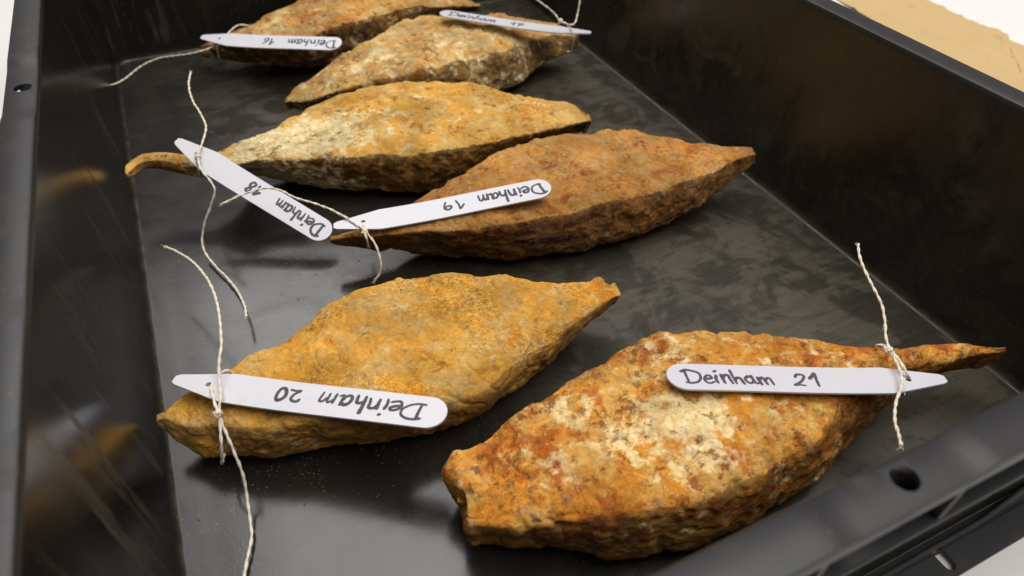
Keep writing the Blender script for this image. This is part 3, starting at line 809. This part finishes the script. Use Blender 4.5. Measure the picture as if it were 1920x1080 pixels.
def twine(label, lines, loops, knot, phase=0.0, zf=1.0, kr=0.0013):
    """lines: hanging ends, loops: the tie round ingot and label; all as (photo x, photo y, height)"""
    sc = lambda ps: [(x, y, max(z * zf, 0.0016)) for x, y, z in ps]
    lines = [sc(l) for l in lines]; loops = [sc(l) for l in loops]; knot = sc([knot])[0]
    k3 = at(*knot)
    base = empty('twine', (float(k3[0]), float(k3[1]), 0.0)); off = np.array(base.location)
    for li, ln in enumerate(lines):
        P = [at(*p) - off for p in ln]
        paths, cen = ply_paths(P, phase=phase + li, flare=0.6)
        for path in paths:
            rad = 0.00041 * (1 + 0.10 * np.sin(np.arange(len(path)) * 0.31 + phase))
            V, Fc = tube(path, rad)
            mesh_obj('strand', V, Fc, M_TWINE, base)
        # frayed fibre ends and stray fuzz
        fz = []
        Tn = np.gradient(cen, axis=0); Tn /= np.linalg.norm(Tn, axis=1)[:, None]
        for e, sg in ((0, -1), (-1, 1)):
            for q in range(7):
                d = Tn[e] * sg + rng.normal(size=3) * 0.45
                p0 = cen[e] + rng.normal(size=3) * 0.0003
                fz.append(tube([p0, p0 + d * 0.0007, p0 + d * 0.0013 + rng.normal(size=3) * 0.0003], 0.00009, 4))
        for q in range(int(len(cen) * 0.12)):
            i = rng.integers(2, len(cen) - 2); d = rng.normal(size=3); d /= np.linalg.norm(d)
            p0 = cen[i] + d * 0.0007
            fz.append(tube([p0, p0 + d * 0.0004 + Tn[i] * 0.0006, p0 + d * 0.0007 + Tn[i] * 0.0014], 0.000035, 3))
        V, Fc = join(fz); o = mesh_obj('fibres', V, Fc, M_TWINE, base); o['kind'] = 'stuff'
    for li, ln in enumerate(loops):
        P = [at(*p) - off for p in ln]
        paths, cen = ply_paths(P, phase=phase + 3 + li)
        V, Fc = join([tube(p, 0.00043) for p in paths]); mesh_obj('loop', V, Fc, M_TWINE, base)
    P0 = [at(*p) - off for p in lines[0]]
    kp = knot_paths(k3 - off, np.array(P0[-1]) - np.array(P0[0]), r=kr)
    V, Fc = join([tube(p, 0.00052) for p in kp]); mesh_obj('knot', V, Fc, M_TWINE, base)
    tag(base, label, 'twine', 'off-white twine ties')
    return base

twine('off-white twine knotted round the left end of the sandy ochre ingot and its label',
      [[(310, 463, .034), (330, 471, .040), (360, 490, .047), (388, 522, .052), (404, 557, .054), (412, 600, .055), (415, 640, .054), (411, 680, .051), (411, 715, .0475), (414, 745, .0475), (409, 774, .0445)],
       [(409, 774, .0445), (424, 812, .038), (440, 850, .030), (455, 888, .020), (463, 930, .010), (470, 980, .004), (472, 1010, .003), (463, 1055, .003), (456, 1090, .003)]],
      [[(397, 721, .0425), (398, 738, .0455), (404, 760, .0455), (409, 774, .0445), (413, 800, .041), (415, 830, .036), (416, 858, .026), (418, 862, .016), (440, 780, .012), (450, 720, .026), (425, 695, .040), (400, 715, .0405)]],
      (409, 775, .0455), 0.3, 0.77)
twine('off-white twine tied round the pointed tang of the front ingot and its label',
      [[(1609, 458, .062), (1612, 482, .061), (1625, 515, .059), (1641, 546, .057), (1655, 578, .054), (1660, 612, .051), (1662, 636, .049), (1668, 656, .0475)],
       [(1668, 656, .0475), (1680, 678, .048), (1690, 702, .0485), (1689, 728, .0480), (1680, 755, .047), (1678, 788, .048), (1686, 818, .050), (1690, 836, .052)]],
      [[(1705, 708, .0450), (1697, 694, .0478), (1684, 672, .0485), (1668, 656, .0475), (1655, 647, .0465), (1643, 650, .043), (1650, 668, .030), (1690, 725, .018), (1699, 742, .026), (1700, 730, .036), (1705, 712, .043)]],
      (1666, 656, .0480), 1.1, 0.885)
twine('off-white twine on the tag of the brown ingot, one end lying across label 18',
      [[(417, 382, .044), (450, 367, .046), (488, 354, .047), (520, 355, .046), (555, 371, .045), (600, 385, .042), (642, 404, .039), (685, 432, .037)],
       [(685, 434, .037), (700, 452, .033), (710, 474, .028), (714, 496, .022), (711, 514, .016), (702, 526, .012)]],
      [[(681, 418, .0370), (684, 436, .0375), (688, 450, .034), (691, 463, .024), (692, 462, .016), (690, 440, .013), (684, 425, .024), (680, 418, .034)]],
      (684, 434, .0375), 2.2, 0.87)
twine('off-white twine tied round the hooked tail of the yellow ingot with two long loose ends',
      [[(358, 135, .066), (354, 160, .066), (362, 190, .064), (378, 216, .062), (386, 240, .060), (380, 266, .057), (371, 288, .055)],
       [(371, 290, .055), (376, 316, .053), (393, 338, .049), (402, 357, .044), (395, 386, .034), (383, 420, .022), (379, 450, .012), (386, 476, .006), (401, 496, .004), (425, 520, .004), (445, 545, .005), (457, 570, .008), (462, 594, .011)]],
      [[(369, 290, .0545), (370, 306, .051), (373, 325, .042), (375, 333, .034), (378, 325, .030), (378, 305, .032), (374, 292, .042), (371, 288, .051)]],
      (371, 294, .0545), 3.4, 0.79)
twine('off-white twine with raised curled ends tied on the ingot second from the back',
      [[(998, -8, .075), (1018, 8, .070), (1038, 24, .063), (1050, 39, .058), (1064, 46, .054)],
       [(1066, 47, .054), (1077, 44, .055), (1083, 26, .060), (1087, 4, .068), (1089, -14, .074)]],
      [[(1050, 39, .058), (1064, 46, .054), (1071, 58, .050), (1075, 78, .040), (1070, 96, .026), (1060, 92, .016), (1045, 60, .018), (1048, 44, .036), (1058, 42, .050)]],
      (1051, 39, .058), 4.5, 0.89)
twine('off-white twine tied on the furthest ingot, trailing left to the crate wall',
      [[(466, 48, .036), (448, 47, .037), (434, 56, .036), (420, 72, .034), (407, 84, .031)],
       [(407, 84, .031), (388, 92, .030), (360, 100, .028), (322, 105, .025), (292, 111, .022), (262, 126, .018), (238, 145, .015), (222, 155, .016), (205, 160, .020)]],
      [[(404, 78, .0315), (406, 88, .030), (409, 100, .024), (411, 109, .014), (413, 108, .008), (414, 95, .008), (408, 80, .022), (405, 77, .030)]],
      (407, 84, .0315), 5.6, 0.92)

# ------------------------------------------------------------------ kraft paper on the table beyond the crate
def px_floor(x, y): 
    p = at(x, y, -0.0060); return (p[0], p[1])
edge_px = [(1560, -70), (1660, -34), (1728, 0), (1760, 14), (1800, 34), (1835, 49), (1850, 52), (1890, 66), (1886, 74), (1920, 88), (1990, 118), (2150, 190)]
outer = []
for i in range(len(edge_px) - 1):
    a, b = edge_px[i], edge_px[i + 1]
    for k in range(14):
        t_ = k / 14; outer.append((a[0] + (b[0] - a[0]) * t_ + random.uniform(-.8, .8), a[1] + (b[1] - a[1]) * t_ + random.uniform(-.8, .8)))
inner = [(1480 + (2150 - 1480) * i / (len(outer) - 1), -60 + 450 * i / (len(outer) - 1)) for i in range(len(outer))]
NV = 60
V = []; Fc = []
for i, (a, b) in enumerate(zip(outer, inner)):
    pa, pb = np.array(px_floor(*a)), np.array(px_floor(*b))
    for j in range(NV):
        q = pa + (pb - pa) * j / (NV - 1)
        V.append((q[0], q[1], 0))
V = np.array(V)
rg_ = np.abs(perlin(np.stack([V[:, 0] * 22, V[:, 1] * 22, V[:, 0] * 0 + 8], 1)))
zz = 0.0011 + 0.0016 * np.clip(0.12 - rg_, 0, 1) / 0.12 + 0.0024 * np.clip(perlin(np.stack([V[:, 0] * 14, V[:, 1] * 14, V[:, 0] * 0], 1)), -0.4, 1) + 0.0007 * perlin(np.stack([V[:, 0] * 45, V[:, 1] * 45, V[:, 0] * 0 + 3], 1))
V[:, 2] = -0.0060 + np.maximum(zz, 0.0001)
fl = at(1858, 82, -0.006); dd = np.linalg.norm(V[:, :2] - fl[:2], axis=1); V[:, 2] += 0.0035 * np.exp(-(dd / 0.016) ** 2)
for i in range(len(outer) - 1):
    for j in range(NV - 1): Fc.append((i * NV + j, (i + 1) * NV + j, (i + 1) * NV + j + 1, i * NV + j + 1))
cen = np.array([V[:, 0].mean(), V[:, 1].mean(), -0.0065])
pap = mesh_obj('kraft_paper', V - cen, Fc, M_PAPER, None, tuple(cen))
sm_ = pap.modifiers.new('thickness', 'SOLIDIFY'); sm_.thickness = 0.0002
tag(pap, 'torn sheet of brown kraft paper on the white table beyond the crate', 'paper')

# ------------------------------------------------------------------ rust crumbs on the crate floor
ico = bmesh.new(); bmesh.ops.create_icosphere(ico, subdivisions=1, radius=1.0)
iv = np.array([v.co[:] for v in ico.verts]); ifc = [tuple(v.index for v in f.verts) for f in ico.faces]; ico.free()
cl = [((470, 890), 60, 90), ((570, 885), 30, 60), ((720, 850), 60, 60), ((880, 800), 40, 60), ((600, 470), 60, 26), ((560, 540), 50, 16), ((700, 500), 40, 18), ((820, 490), 60, 30),
      ((1480, 455), 80, 14), ((1200, 480), 90, 20), ((300, 860), 20, 20), ((1500, 610), 60, 14), ((280, 420), 30, 14), ((640, 370), 60, 20), ((780, 960), 60, 20), ((1330, 1045), 60, 16), ((450, 880), 120, 40), ((1000, 500), 150, 30), ((1060, 600), 60, 20), ((880, 380), 90, 20), ((500, 150), 90, 20), ((1150, 660), 60, 20), ((1650, 800), 60, 20), ((350, 700), 40, 10)]
V = []; Fc = []
for (cx, cy), sp, n in cl:
    for k in range(int(n * 2.2)):
        p = at(cx + rng.normal() * sp, cy + rng.normal() * sp * 0.35, 0.0)
        if not (0.004 < p[0] < W - 0.004 and 0.004 < p[1] < L - 0.004): continue
        r = 0.00006 + 0.00040 * rng.random() ** 9
        b = len(V); vv = iv * r * (0.7 + 0.6 * rng.random(iv.shape)); vv[:, 2] *= 0.7; vv += [p[0], p[1], r * 0.5]
        V += list(vv); Fc += [tuple(i + b for i in f) for f in ifc]
M_CRUMB = mat_simple('rust_crumb', srgb(112, 88, 56), 0.9, 0.2, None, 0.4, 300)
cr = mesh_obj('rust_crumbs', V, Fc, M_CRUMB, smooth=False)
tag(cr, 'fine rust crumbs scattered on the black crate floor', 'crumbs', kind='stuff')
